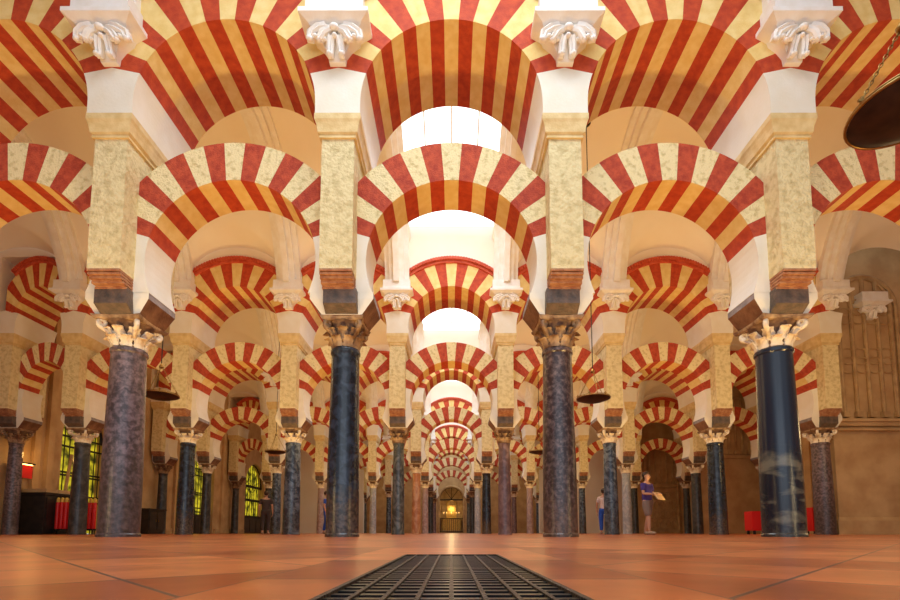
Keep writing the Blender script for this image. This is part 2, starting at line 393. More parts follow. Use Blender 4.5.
# piers
def springer_pts(r, clip, th0, hc, hbot, flat, xbot):
    """polygon of half the springer between two arches (pier axis at x = 0, arch centres at +-HB)"""
    th = math.radians(th0); right = []
    K = 8
    zb = hbot - hc
    a0 = math.asin(max(-1, zb / r)) if zb < 0 and abs(zb) < r and xbot is None else 0
    if xbot is not None: right.append((HB - r, hbot))
    for j in range(K + 1):
        a = a0 + (th - a0) * j / K
        right.append((HB - r * math.cos(a), hc + r * math.sin(a)))
    ph = math.radians(th0 - flat * (90 - th0) / 70)
    x, h = right[-1]
    if clip is None: right.append((0, h + x * math.tan(ph)))
    else: right.append((HB - clip, h + (x - (HB - clip)) * math.tan(ph)))
    left = [(-a, b) for a, b in right]
    return right + (left[::-1][1:] if clip is None else left[::-1])
def pier_tree():
    root = empty('arcade_pier')
    PW, PD = .220, .61
    # rough stone shaft
    bm = new_bm(); box(bm, -PW, PW, -PD, PD, 3.56, 5.41)
    bmesh.ops.subdivide_edges(bm, edges=bm.edges, cuts=6, use_grid_fill=True)
    rnd = random.Random(3)
    for v in bm.verts:
        if 3.58 < v.co.z < 5.39:
            v.co.x += rnd.uniform(-.004, .004); v.co.y += rnd.uniform(-.004, .004)
    link('pier_shaft', bm, 'pier', root)
    # roll corbels front and back, thin brick courses
    bm = new_bm()
    for sg in (-1, 1):
        for k in range(6):
            z1 = 3.56 - k * .042; off = PD - .28 * (1 - math.cos(k / 6 * PI / 2)) - .005 * k
            box(bm, -PW + .004, PW - .004, sg * .2, sg * (off), z1 - .030, z1)
            box(bm, -PW + .024, PW - .024, sg * .2, sg * (off - .035), z1 - .043, z1 - .033)
    box(bm, -PW + .02, PW - .02, -.25, .25, 3.34, 3.60)
    tag(link('roll_corbel', bm, 'tile', root), 'stepped corbel of thin red bricks')
    # springer of the two lower arches
    bm = new_bm(); prism(bm, springer_pts(RL, 1.36, TH_L, HCL, 3.37, 0, None), -TL, TL)
    tag(link('lower_springer', bm, 'white', root), 'white plaster springing of the horseshoe arches')
    # impost moulding
    bm = new_bm()
    prof = [(0, 5.40), (.03, 5.40), (.03, 5.43), (.015, 5.44), (.05, 5.47), (.06, 5.54), (.075, 5.60), (.093, 5.64), (.093, 5.72)]
    R = []
    for o_, z in prof:
        X, Y = PW + o_, PD + o_ * .75
        R.append([bm.verts.new(p) for p in ((-X, -Y - .005, z), (X, -Y - .005, z), (X, Y + .005, z), (-X, Y + .005, z))])
    for A, B in zip(R, R[1:]):
        for i in range(4): bm.faces.new((A[i], A[(i + 1) % 4], B[(i + 1) % 4], B[i]))
    bm.faces.new(R[0]); bm.faces.new(R[-1])
    tag(link('impost_moulding', bm, 'mould', root), 'ochre curved moulding')
    bm = new_bm(); prism(bm, springer_pts(RU, None, TH_U, HCU, 5.72, 8, 1), -TU, TU)
    tag(link('upper_springer', bm, 'white', root), 'smooth white plaster springing block')
    remember(root)
    return root
protoP = pier_tree()

# columns
def leaf(bm, ang, r0, z0, h, wd, out, mi=0):
    """a bent acanthus leaf with a curled tip"""
    K = 6; c, s = math.cos(ang), math.sin(ang); F = []; 
    for j in range(K + 1):
        t = j / K
        rr = r0 + out * (t ** 2.2) + (0 if t < .9 else .01)
        z = z0 + h * (t if t < .85 else .85 - (t - .85) * .9)
        ww = wd * (1 - .12 * t) * (1 if j < K else .55) * (1 + .18 * (j % 2))
        row = []
        for u, dp in ((-1, 0), (-.45, .012), (0, .022), (.45, .012), (1, 0)):
            row.append(Vector(((rr + dp) * c - ww * u * s, (rr + dp) * s + ww * u * c, z)))
        F.append(row)
    V1 = [[bm.verts.new(p) for p in row] for row in F]
    V2 = [[bm.verts.new(p - Vector((c, s, 0)) * .028) for p in row] for row in F]
    for a in range(K):
        for b in range(4):
            bm.faces.new((V1[a][b], V1[a][b + 1], V1[a + 1][b + 1], V1[a + 1][b])); bm.faces.new((V2[a][b], V2[a + 1][b], V2[a + 1][b + 1], V2[a][b + 1]))
        bm.faces.new((V1[a][0], V1[a + 1][0], V2[a + 1][0], V2[a][0])); bm.faces.new((V1[a][4], V2[a][4], V2[a + 1][4], V1[a + 1][4]))
    bm.faces.new([*V1[K], *V2[K][::-1]]); bm.faces.new([*V1[0][::-1], *V2[0]])
CZ0, CZ1, IZ1 = 2.66, 3.07, 3.375
def shaft_mesh(rb, rt):
    bm = new_bm()
    lathe(bm, [(rb * 1.05, 0), (rb * 1.05, .035), (rb * 1.0, .05), (rb * 1.0, .3), (rb * .985, 1.0), (rt + (rb - rt) * .3, 1.9), (rt, 2.5), (rt * 1.0, 2.58), (rt * 1.07, 2.60), (rt * 1.07, 2.64), (rt, CZ0)], 32)
    return bm
def capital_mesh(rt, bell=False):
    bm = new_bm()
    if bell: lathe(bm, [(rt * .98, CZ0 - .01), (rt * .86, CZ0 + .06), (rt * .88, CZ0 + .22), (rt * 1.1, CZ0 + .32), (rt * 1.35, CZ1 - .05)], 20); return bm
    for k in range(8): leaf(bm, k * PI / 4 + PI / 8, rt * .93, CZ0 + .005, .17, .066, .095)
    for k in range(8): leaf(bm, k * PI / 4, rt * .93, CZ0 + .10, .19, .070, .125)
    return bm
def volute_mesh(rt, k):
    bm = new_bm(); a = PI / 4 + k * PI / 2; c, s = math.cos(a), math.sin(a)
    pts = []
    for j in range(16):
        t = j / 15; ang = -PI / 2 + t * 2.6 * PI; rr = .062 * (1 - .62 * t)
        x = rt * 1.42 + .02 + rr * math.cos(ang) * .9; z = CZ1 - .10 + rr * math.sin(ang)
        pts.append((x * c, x * s, z))
    pts = [(rt * 1.0 * c, rt * 1.0 * s, CZ0 + .14), (rt * 1.18 * c, rt * 1.18 * s, CZ0 + .21)] + pts
    tube(bm, pts, [.03, .034] + [.034 - .012 * j / 15 for j in range(16)], 8)
    return bm
def abacus_mesh(rt):
    bm = new_bm(); R = []; q = rt * 1.5
    for z, e in ((CZ1 - .055, -.02), (CZ1 - .03, 0), (CZ1, .01)):
        ring = []
        for sd in range(4):
            for j in range(8):
                t = -1 + 2 * j / 8; d = (q + e) * (1 - .13 * (1 - t * t))
                x, y = t * (q + e), -d
                a = sd * PI / 2; ring.append(bm.verts.new((x * math.cos(a) - y * math.sin(a), x * math.sin(a) + y * math.cos(a), z)))
        R.append(ring)
    for A, B in zip(R, R[1:]):
        n = len(A)
        for i in range(n): bm.faces.new((A[i], A[(i + 1) % n], B[(i + 1) % n], B[i]))
    bm.faces.new(R[0]); bm.faces.new(R[-1])
    return bm
def impost_mesh(rt):
    bm = new_bm(); q = min(rt * 1.42, .30)
    # arm along the arcade and arm through the wall, both narrowing towards the capital
    zt, zm = IZ1, IZ1 - .09
    a = len(bm.faces); box(bm, -.44, .44, -TL, TL, zm, zt, 2)
    box(bm, -.44, .44, -TL, TL, CZ1, zm, 1, bot=(.44 - q, TL - .29))
    bm.faces.ensure_lookup_table()
    for i in (2, 4, 8, 10): bm.faces[a + i].material_index = 3
    box(bm, -.225, .225, -.44, .44, zm - .12, zt + .0, 0)
    box(bm, -.225, .225, -.44, .44, CZ1, zm - .12, 0, bot=(.0, .44 - q))
    return bm
COLS = {}
def column_tree(matn, cap, rb):
    key = (matn, cap, rb)
    rt = rb * .87
    if key in COLS: return copy_tree(COLS[key])
    root = empty('marble_column')
    link('shaft', shaft_mesh(rb, rt), matn, root, smooth='auto')
    cp = link('capital', capital_mesh(max(rt, .19)), cap, root, smooth='auto')
    for k in range(4): link('volute', volute_mesh(max(rt, .19), k), cap, cp, smooth=True)
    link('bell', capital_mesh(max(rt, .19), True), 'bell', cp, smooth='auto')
    link('abacus', abacus_mesh(max(rt, .19)), 'capdark', root)
    tag(link('impost_block', impost_mesh(max(rt, .19)), ['impost', 'impostb', 'impostv', 'white'], root), 'dark grey cross-shaped stone block')
    remember(root); COLS[key] = root
    return root
DESC = {'mottled_purple_marble': 'mottled purple-grey', 'black_blue_marble': 'polished blue-black', 'dark_brown_marble': 'speckled dark brown',
        'banded_black_marble': 'blue-black column with pale diagonal bands', 'blue_grey_marble': 'blue-grey', 'grey_green_marble': 'dark grey-green',
        'purple_brown_marble': 'purple-brown', 'orange_tan_marble': 'orange-tan', 'pink_grey_marble': 'pinkish', 'pale_grey_marble': 'pale grey', 'charcoal_marble': 'charcoal'}
# (row, x) -> material, capital, base radius
KX = lambda k: k * HB
layout = {}
layout[0] = [(-5, 'grey_green_marble', 'caplight', .24), (-3, 'mottled_purple_marble', 'caplight', .255), (-1, 'black_blue_marble', 'capdark', .225), (1, 'dark_brown_marble', 'capdark', .235), (3, 'banded_black_marble', 'caplight', .265), (5, 'blue_grey_marble', 'caplight', .24)]
layout[1] = [('L', 'mottled_purple_marble', 'capdark', .19), (-7, 'charcoal_marble', 'caplight', .22), (-5, 'black_blue_marble', 'caplight', .23), (-3, 'blue_grey_marble', 'caplight', .24), (-1, 'grey_green_marble', 'capdark', .18), (1, 'purple_brown_marble', 'capdark', .19), (3, 'blue_grey_marble', 'caplight', .205), (5, 'black_blue_marble', 'caplight', .245), (7, 'mottled_purple_marble', 'caplight', .26)]
layout[2] = [('L', 'charcoal_marble', 'capdark', .2), (-7, 'charcoal_marble', 'caplight', .2), (-5, 'blue_grey_marble', 'caplight', .21), (-3, 'charcoal_marble', 'caplight', .2), (-1, 'orange_tan_marble', 'caplight', .2), (1, 'black_blue_marble', 'caplight', .2), (3, 'purple_brown_marble', 'caplight', .2), (5, 'pale_grey_marble', 'caplight', .2), (7, 'charcoal_marble', 'caplight', .22), (9, 'purple_brown_marble', 'caplight', .2)]
layout[3] = [('L', 'charcoal_marble', 'capdark', .2), (-7, 'charcoal_marble', 'caplight', .2), (-5, 'pink_grey_marble', 'caplight', .2), (-3, 'pale_grey_marble', 'caplight', .2), (-1, 'pink_grey_marble', 'caplight', .19), (1, 'pale_grey_marble', 'caplight', .19), (3, 'pink_grey_marble', 'caplight', .2), (5, 'blue_grey_marble', 'caplight', .2), (7, 'charcoal_marble', 'caplight', .2), (9, 'charcoal_marble', 'caplight', .2)]
layout[4] = [(-5, 'charcoal_marble', 'capdark', .2), (-3, 'blue_grey_marble', 'caplight', .2), (-1, 'charcoal_marble', 'capdark', .2), (1, 'charcoal_marble', 'capdark', .2), (3, 'purple_brown_marble', 'caplight', .2), (5, 'grey_green_marble', 'caplight', .2)]
layout[5] = [(-5, 'grey_green_marble', 'capdark', .2), (-3, 'charcoal_marble', 'capdark', .2), (-1, 'purple_brown_marble', 'capdark', .2), (1, 'grey_green_marble', 'capdark', .2), (3, 'charcoal_marble', 'caplight', .2), (5, 'blue_grey_marble', 'caplight', .2)]
XL = -12.76
first_col = True
def place(proto, flag, loc, sx=1.0):
    o = proto if flag.setdefault(proto.name, False) is False else copy_tree(proto)
    if o is proto: flag[proto.name] = True
    o.location = loc; o.scale = (sx, 1, 1)
    return o
used = {}
pairs = []
for r, cols in layout.items():
    for k, mn, cp, rb in cols:
        x = XL if k == 'L' else KX(k)
        c = column_tree(mn, cp, rb); c.location = (x * (.985 if (r == 0 and abs(k) == 1) else 1), ROWZ[r], 0)
        where = 'column against the left wall' if k == 'L' else col_words(k)
        d = DESC[mn]
        lab = f'{d}, {ORD[r]} row, {where}' if 'column' in d else f'{d} marble shaft, {ORD[r]} row, {where}'
        tag(c, lab, 'column', f'marble columns of the {ORD[r]} arcade')
        p = place(protoP, used, (x, ROWZ[r], 0))
        pw = 'above the column against the left wall' if k == 'L' else f'above the {col_words(k)}'
        tag(p, f'yellow stone pier on brick corbel, {ORD[r]} row, {pw}', 'pier', f'piers of the {ORD[r]} arcade')
pairs = {0: range(-2, 3), 1: range(-3, 4), 2: range(-3, 5), 3: range(-3, 5), 4: range(-2, 3), 5: range(-2, 3)}
# the prototypes of the arches go to the front row, central bay; copies elsewhere
for r, ks in pairs.items():
    for k in list(ks) + (['L'] if r in (1, 2, 3) else []):
        if k == 'L': x = (XL - 7 * HB) / 2; sx = (7 * HB + XL) / -BAY; bw = 'narrow bay at the left wall'; sx = abs(XL + 7 * HB) / BAY
        else: x = k * BAY; sx = 1; bw = bay_words(k)
        a = place(protoU, used, (x, ROWZ[r], 0), sx); tag(a, f'upper round arch of red and cream stripes, {ORD[r]} row, {bw}', 'arch', f'upper arches of the {ORD[r]} arcade')
        b = place(protoL, used, (x, ROWZ[r], 0), sx); tag(b, f'free-standing lower horseshoe arch, red and cream, {ORD[r]} row, {bw}', 'arch', f'lower arches of the {ORD[r]} arcade')

# walls above the arcades
def seg_wall(r):
    ks = list(pairs[r]); xa = (ks[0] - .5) * BAY; xb = (ks[-1] + .5) * BAY
    bm = wall_over(xa, xb, ROWZ[r], '')
    y = ROWZ[r]
    if r in (1, 2, 3): box(bm, -13.1, xa, y - TU + .01, y + TU - .01, 8.0, 10.9); box(bm, -13.1, XL - .25, y - TU + .01, y + TU - .01, 5.8, 8.0)
    if r >= 4:
        box(bm, -13.1, xa, y - TU + .01, y + TU - .01, 0, 10.9); box(bm, xb, 14.4, y - TU + .01, y + TU - .01, 0, 10.9)
    o = link(f'wall_{ORD[r]}_arcade', bm, 'vault'); tag(o, kind='structure')
for r in range(6): seg_wall(r)

# ---------------------------------------------------------------- vaults
SPR, VB, VA = 7.10, 2.90, 2.92
def main_h(d):      # d: distance from the nave axis
    return SPR + VB * max(0, 1 - (d / VA) ** 2) ** .75
def vault_h(u, d, lun):
    m = main_h(d); dw = VA - abs(d)
    if not lun and abs(u) < 1.34:       # tall squarish lunette of the lantern bay
        return max(m, 7.25 + 1.66 * (1 - (abs(u) / 1.34) ** 4) ** .25)
    if lun and abs(u) < 1.36:
        c = 7.30 + .98 * math.sqrt(1 - (u / 1.36) ** 2) + .5 * dw
        m = max(m, c)
    return m
def nave_vault(i, xa, xb, y0, y1):
    """heightfield vault of nave i with penetrations above every arch; the central bay is left to its skylight"""
    bm = new_bm(); yc = (y0 + y1) / 2; h = (y1 - y0) / 2
    ys = []
    for j in range(49):
        t = -1 + 2 * j / 48; ys.append(h * math.sin(t * PI / 2))
    xs = [xa]
    k = math.floor(xa / BAY) - 1
    xs = set([round(xa, 4), round(xb, 4)])
    for k in range(-6, 7):
        for j in range(25):
            u = -math.cos(j / 24 * PI) * 1.36
            x = k * BAY + u
            if xa < x < xb: xs.add(round(x, 4))
        for u in (-1.56, 1.56):
            if xa < k * BAY + u < xb: xs.add(round(k * BAY + u, 4))
    xs = sorted(xs); g = []
    for x in xs:
        k = round(x / BAY); u = x - k * BAY
        g.append([bm.verts.new((x, yc + d, vault_h(u, d, k != 0))) for d in ys])
    for a in range(len(xs) - 1):
        for b in range(48):
            xm = (xs[a] + xs[a + 1]) / 2; dm = (ys[b] + ys[b + 1]) / 2
            if abs(xm) < 1.34 and (main_h(dm) > 8.85 or abs(xm) < 1.2): continue
            bm.faces.new((g[a][b], g[a + 1][b], g[a + 1][b + 1], g[a][b + 1]))
    for v in [v for v in bm.verts if not v.link_faces]: bm.verts.remove(v)
    o = link('ceiling' if i == 0 else f'ceiling.{i:03d}', bm, 'vault', smooth='auto'); tag(o, kind='structure')
    # skylight over the central bay
    bm = new_bm(); yy = [d for d in ys if main_h(d) > 8.7]
    gl = [(-h, 8.93)] + [(d, max(8.93, main_h(d) + .06)) for d in yy] + [(h, 8.93)]
    A = [[bm.verts.new((x, yc + d, z)) for d, z in gl] for x in (-1.34, 1.34)]
    for b in range(len(gl) - 1): bm.faces.new((A[0][b], A[1][b], A[1][b + 1], A[0][b + 1]))
    o = link(f'window_{i + 1}', bm, 'skyglass'); tag(o, kind='structure')
    for x in (-.66, 0, .66):
        bm = new_bm(); tube(bm, [(x, yc + d, main_h(d) + .02) for d in yy], .022, 6)
        b_ = link('glazing_bar', bm, 'stucco', o)
    return yc
def rib_mesh(depth=0.0):
    """transverse arch across a nave, local x = along nave, y = across"""
    bm = new_bm()
    for (hw, pr) in ((.34, .07), (.21, .19), (.08, .31)):
        R = []
        for j in range(41):
            a = PI * j / 40; ca, sa = math.cos(a), math.sin(a)
            ro, zo = VA + .03, VB + .03; sa = sa ** 1.5 if sa > 0 else 0
            o_ = (ro * ca, SPR + zo * sa); i_ = ((VA - pr - .06) * ca, SPR + (VB - pr) * sa - .02)
            R.append([bm.verts.new(p) for p in ((-hw, o_[0], o_[1]), (hw, o_[0], o_[1]), (hw, i_[0], i_[1]), (-hw, i_[0], i_[1]))])
        for A, B in zip(R, R[1:]):
            for q in range(4): bm.faces.new((A[q], A[(q + 1) % 4], B[(q + 1) % 4], B[q]))
        bm.faces.new(R[0]); bm.faces.new(R[-1])
    return bm
NAVES = [(-.39 + TU, ROWZ[0] - TU)] + [(ROWZ[i] + TU, (ROWZ[i + 1] if i < 5 else ENDZ + TU) - TU) for i in range(6)]
rib0 = None; tn = 2
for i, (y0, y1) in enumerate(NAVES):
    xa, xb = (-13.1, 14.4)
    nave_vault(i, xa, xb, y0, y1)
    ks = (-5, -3, -1, 1, 3, 5) if i == 0 else ((-7, -5, -3, -1, 1, 3, 5, 7) if i < 4 else (-3, -1, 1, 3))
    for k in ks:
        if rib0 is None: rib0 = link('trim_2', rib_mesh(), 'stucco', smooth='auto'); o = rib0
        else: o = rib0.copy(); C.objects.link(o); tn += 1; o.name = f'trim_{tn}'
        o.location = (KX(k), (y0 + y1) / 2, 0); tag(o, kind='structure')

# white stucco vault corbels
def corbel_tree():
    """local: wall face at y = 0, projects towards -y; abacus top at z = 0"""
    root = empty('vault_corbel')
    bm = new_bm()
    prof = [(.27, .17, -.34), (.31, .21, -.32), (.35, .27, -.29), (.42, .33, -.25), (.455, .36, -.23), (.455, .36, -.17), (.40, .31, -.165), (.38, .30, -.10), (.38, .30, .10)]
    R = [[bm.verts.new(p) for p in ((-a, -b, z), (a, -b, z), (a, .02, z), (-a, .02, z))] for a, b, z in prof]
    for A, B in zip(R, R[1:]):
        for q in range(4): bm.faces.new((A[q], A[(q + 1) % 4], B[(q + 1) % 4], B[q]))
    bm.faces.new(R[0]); bm.faces.new(R[-1])
    link('abacus', bm, 'stucco', root)
    bm = new_bm()
    # body tapering downward, rosettes and curled leaves
    prof = [(.29, .20, -.26), (.27, .18, -.34), (.17, .13, -.46), (.11, .09, -.58), (.10, .06, -.70)]
    R = [[bm.verts.new(p) for p in ((-a, -b, z), (a, -b, z), (a, .02, z), (-a, .02, z))] for a, b, z in prof]
    for A, B in zip(R, R[1:]):
        for q in range(4): bm.faces.new((A[q], A[(q + 1) % 4], B[(q + 1) % 4], B[q]))
    bm.faces.new(R[0]); bm.faces.new(R[-1])
    def ball(x, y, z, r, sx=1, sy=1, sz=1):
        g = bmesh.ops.create_icosphere(bm, subdivisions=2, radius=r)
        for v in g['verts']: v.co = Vector((v.co.x * sx + x, v.co.y * sy + y, v.co.z * sz + z))
    def leafpad(pts, wd, th):
        pts = [Vector(p) for p in pts]; n = len(pts); R_ = []
        for i, p in enumerate(pts):
            t = (pts[min(i + 1, n - 1)] - pts[max(i - 1, 0)]).normalized(); sd = t.cross(Vector((0, -1, 0))).normalized(); ww = wd * (1, .9, .8, .55)[min(i, 3)]
            R_.append([bm.verts.new(q) for q in (p - sd * ww, p - sd * ww * .5 + Vector((0, -th * .8, 0)), p + Vector((0, -th * .2, 0)), p + sd * ww * .5 + Vector((0, -th * .8, 0)), p + sd * ww, p + sd * ww + Vector((0, .06, 0)), p - sd * ww + Vector((0, .06, 0)))])
        for A, B in zip(R_, R_[1:]):
            for q in range(7): bm.faces.new((A[q], A[(q + 1) % 7], B[(q + 1) % 7], B[q]))
        bm.faces.new(R_[0]); bm.faces.new(R_[-1])
    for sx in (-1, 1):
        leafpad([(sx * .10, -.23, -.27), (sx * .20, -.25, -.33), (sx * .29, -.22, -.38), (sx * .31, -.20, -.47)], .075, .03)
        leafpad([(sx * .05, -.22, -.30), (sx * .14, -.24, -.40), (sx * .19, -.22, -.50)], .055, .03)
        ball(sx * .305, -.20, -.475, .042, 1, .8, 1); ball(sx * .235, -.21, -.45, .032); ball(sx * .19, -.20, -.50, .036); ball(sx * .125, -.19, -.475, .03)
        leafpad([(sx * .05, -.20, -.42), (sx * .065, -.17, -.55), (sx * .07, -.14, -.66), (sx * .075, -.16, -.70)], .05, .03)
        ball(sx * .075, -.165, -.70, .038)
    ball(0, -.24, -.33, .05, 1.2); ball(0, -.21, -.43, .034)
    for v in bm.verts: v.co.z = -.31 + (v.co.z + .26) * .78; v.co.y *= 1.12 if v.co.y < 0 else 1; v.co.x *= 1.08
    link('carved_bracket', bm, 'stucco', root, smooth='auto')
    remember(root); return root
protoC = corbel_tree()
CTOP = 7.05; BYF = 13.90
for r in range(6):
    ks = [k for k, *_ in layout[r] if k != 'L']
    if r == 1: ks = ks + [8]
    if r > 3: ks = [-3, -1, 1, 3]
    for k in ks:
        x = KX(k)
        if r == 1 and k in (8, 10): x = 12.5
        y = ROWZ[r] - TU if not (r == 1 and k == 8) else BYF
        o = place(protoC, used, (x, y, CTOP))
        w_ = f'above the {col_words(k)}' if k not in (8, 10) else ('over the carved niche at right')
        tag(o, f'white stucco vault corbel, {ORD[r]} row, {w_}', 'corbel', f'vault corbels of the {ORD[r]} arcade')

# ---------------------------------------------------------------- side and end walls
def arch_hole_wall(y0, y1, doors, H=10.9):
    """outline in (y, h) with arched doorways cut from the bottom"""
    pts = [(y0, 0), (y0, H), (y1, H), (y1, 0)]
    for dc, hw, hs in sorted(doors, reverse=True):
        pts.append((dc + hw, 0)); 
        for j in range(13):
            a = PI * j / 12; pts.append((dc + hw * math.cos(a), hs + hw * math.sin(a)))
        pts.append((dc - hw, 0))
    return pts
DOORS = [(17.0, 1.05, 3.4), (25.1, 1.25, 3.5), (31.9, 1.5, 3.1)]
bm = new_bm(); prism(bm, arch_hole_wall(-6, ENDZ, DOORS), -13.6, -13.1, 'x')
for y in (14.9, 15.4, 18.9, 19.7, 22.6, 23.4, 27.2, 29.3): box(bm, -13.12, -12.98, y - .12, y + .12, 0, 7)
o = link('wall_left', bm, 'buff'); tag(o, kind='structure')
bm = new_bm(); box(bm, -13.12, -13.03, 14.4, 15.75, 0, .25); box(bm, -13.12, -13.03, 18.2, 23.7, 0, .25); box(bm, -13.12, -13.03, 26.5, 30.3, 0, .25)
o = link('baseboard_left', bm, 'buffdark'); tag(o, kind='structure')
for n, (dc, hw, hs) in enumerate(DOORS):
    # glazing lit by the garden and a wrought-iron grille in front of it
    bm = new_bm(); bm.faces.new([bm.verts.new((-13.5, a, h)) for a, h in [(dc - hw, 1.0 if n else .02), (dc + hw, 1.0 if n else .02)] + [(dc + hw * math.cos(PI * j / 16), hs + hw * math.sin(PI * j / 16)) for j in range(17)]])
    o = link(f'window_{8 + n}', bm, 'courtglass'); tag(o, kind='structure')
    g = empty('iron_grille', (-13.3, dc, 0))
    bm = new_bm()
    nb = 9
    for j in range(nb):
        a = -hw + 2 * hw * (j + .5) / nb; tube(bm, [(0, a, 0), (0, a, hs + math.sqrt(hw * hw - a * a) - .02)], .018, 6)
    link('vertical_bars', bm, 'iron', g)
    bm = new_bm()
    for h in ((1.1, 1.3, 2.0, 2.1, 3.0, 3.35) if n != 2 else (1.0, 2.1, 3.0)):
        box(bm, -.03, .03, -hw, hw, h, h + (.06 if n < 2 else .16))
    link('rails', bm, 'iron', g)
    bm = new_bm(); tube(bm, [(0, hw * .97 * math.cos(PI * j / 16), hs + hw * .97 * math.sin(PI * j / 16)) for j in range(17)], .04, 6)
    for j in range(5):
        a = PI * (j + .5) / 5; tube(bm, [(0, .12 * hw * math.cos(a), hs + .12 * hw * math.sin(a)), (0, hw * .95 * math.cos(a), hs + hw * .95 * math.sin(a))], .016, 6)
    tube(bm, [(0, hw * .42 * math.cos(2 * PI * j / 20), hs + .25 + hw * .42 * math.sin(2 * PI * j / 20)) for j in range(20)], .018, 6, closed=True)
    link('scrollwork', bm, 'iron', g)
    if n:
        bm = new_bm(); box(bm, -.08, .08, -hw, hw, 0, 1.0)
        for j in range(3): box(bm, .08, .10, -hw + .1 + j * 2 * hw / 3, -hw - .1 + (j + 1) * 2 * hw / 3, .12, .88)
        link('lower_panel', bm, 'blackwood', g)
    tag(g, ['wrought-iron grille of the garden doorway behind the red candles', 'wrought-iron grille of yellow-lit doorway, left wall between second and third arcades', 'wrought-iron grille with wide rails, farthest yellow-lit doorway in left wall'][n], 'grille')

# right side: long wall, the massive block beside the second arcade, carved panels
def tracery(x0, x1, h0, h1, nshaft, bands):
    """carved Gothic niche in local coords: face at y = 0 projecting to -y"""
    bm = new_bm(); wd = x1 - x0; xm = (x0 + x1) / 2; r = wd / 2
    # arch frame
    fr = [(x0, -.02, h0), (x0, -.02, h1 - r)] + [(xm - r * math.cos(PI * j / 14), -.02, h1 - r + r * math.sin(PI * j / 14)) for j in range(15)] + [(x1, -.02, h1 - r), (x1, -.02, h0)]
    tube(bm, fr, .07, 6)
    fr2 = [(xm + (p[0] - xm) * .86, -.03, h0 + (p[2] - h0) * .985) for p in fr]; tube(bm, fr2, .035, 6)
    for j in range(nshaft):
        x = x0 + wd * (j + .5) / nshaft
        top = h1 - r + math.sqrt(max(0, r * r - (x - xm) ** 2)) - .1
        tube(bm, [(x, -.04, h0), (x, -.04, top)], .055, 8)
        for hh in (h0 + .05,): box(bm, x - .09, x + .09, -.14, .02, hh - .05, hh + .12)
    for hb in bands:
        for j in range(nshaft + 1):
            x = x0 + wd * j / nshaft
            if x0 + .05 < x < x1 - .05:
                rr = wd / nshaft * .62
                for z in (hb, hb + rr * 1.1):
                    tube(bm, [(x + rr * math.cos(2 * PI * q / 14), -.06, z + rr * math.sin(2 * PI * q / 14)) for q in range(14)], .022, 5, closed=True)
    return bm
BX0, BY = 11.13, 13.81
bm = new_bm()
box(bm, BX0 + .08, 18, BY + .08, 14.45, 0, 10.9)
o = link('wall_right_block', bm, 'buff'); tag(o, kind='structure')
bm = new_bm(); box(bm, BX0 - .05, 18, BY - .05, BY + .2, 0, .40); box(bm, BX0 - .02, 18, BY - .02, BY + .2, .40, .50, top=(.06, .05))
o = link('baseboard_right', bm, 'buff'); tag(o, kind='structure')
bm = new_bm(); box(bm, BX0 - .06, 18, BY - .10, BY + .2, 3.28, 3.36); box(bm, BX0 - .0, 18, BY - .04, BY + .2, 3.16, 3.28); box(bm, BX0 - .02, 18, BY - .06, BY + .2, 3.02, 3.08)
tn += 1; o = link(f'trim_{tn}', bm, 'buff'); tag(o, kind='structure')
bm = tracery(0, 1.95, 3.42, 7.75, 5, (5.0, 6.5))
o = link('carved_niche', bm, 'buffdark', loc=(11.36, BY + .08, 0)); tag(o, 'tall carved Gothic niche with fluted shafts above stone block at right edge', 'carving')
bm = new_bm(); box(bm, 0, .5, -.03, .03, 1.55, 2.75); box(bm, .05, .45, -.045, -.02, 1.60, 2.70)
o = link('wall_plaque', bm, 'buffdark', loc=(13.15, BY + .06, 0)); tag(o, 'plain dark stone plaque on the block at the right edge', 'plaque')
bm = new_bm(); box(bm, 14.4, 14.9, -6, BY, 0, 10.9); box(bm, 14.4, 14.9, 14.35, ENDZ, 0, 10.9)
for y in (19.0, 23.0, 24.6, 26.4, 30.5): box(bm, 14.2, 14.42, y - .16, y + .16, 0, 7)
o = link('wall_right', bm, 'buff'); tag(o, kind='structure')
# carved panels: one beyond the third arcade, one seen through the fourth
bm = new_bm(); box(bm, 12.5, 14.4, 22.2, 22.9, 0, 8.2); box(bm, 12.45, 14.4, 22.12, 22.3, 3.5, 3.65); box(bm, 12.45, 14.4, 22.1, 22.3, 0, .4); box(bm, 11.7, 12.5, 22.5, 22.9, 0, 8.2)
o = link('wall_chapel', bm, 'buff'); tag(o, kind='structure')
o = link('carved_niche', tracery(0, 1.2, 3.7, 6.4, 4, (5.2,)), 'buffdark', loc=(12.85, 22.2, 0)); tag(o, 'carved niche on the pale chapel wall behind the red box at right', 'carving')
bm = new_bm(); box(bm, 10.95, 14.4, 30.0, 30.6, 0, 8.2)
o = link('wall_screen', bm, 'buff'); tag(o, kind='structure')
bm = tracery(0, 1.75, 3.1, 6.0, 5, ())
for j in range(5):
    for q in range(4):
        x = (j + .5) * .35; z = .55 + q * .6
        tube(bm, [(x + .14 * math.cos(2 * PI * a / 12), -.05, z + .25 * math.sin(2 * PI * a / 12)) for a in range(12)], .03, 5, closed=True)
box(bm, -.1, 1.85, -.12, .02, 2.85, 3.08); box(bm, -.1, 1.85, -.14, .02, 0, .25)
for x in (-.12, 1.87): tube(bm, [(x, -.06, 0), (x, -.06, 5.2)], .09, 8)
o = link('carved_screen', bm, 'buffdark', loc=(12.3, 30.0, 0)); tag(o, 'carved stone screen with fluted arch behind the person in purple', 'carving')

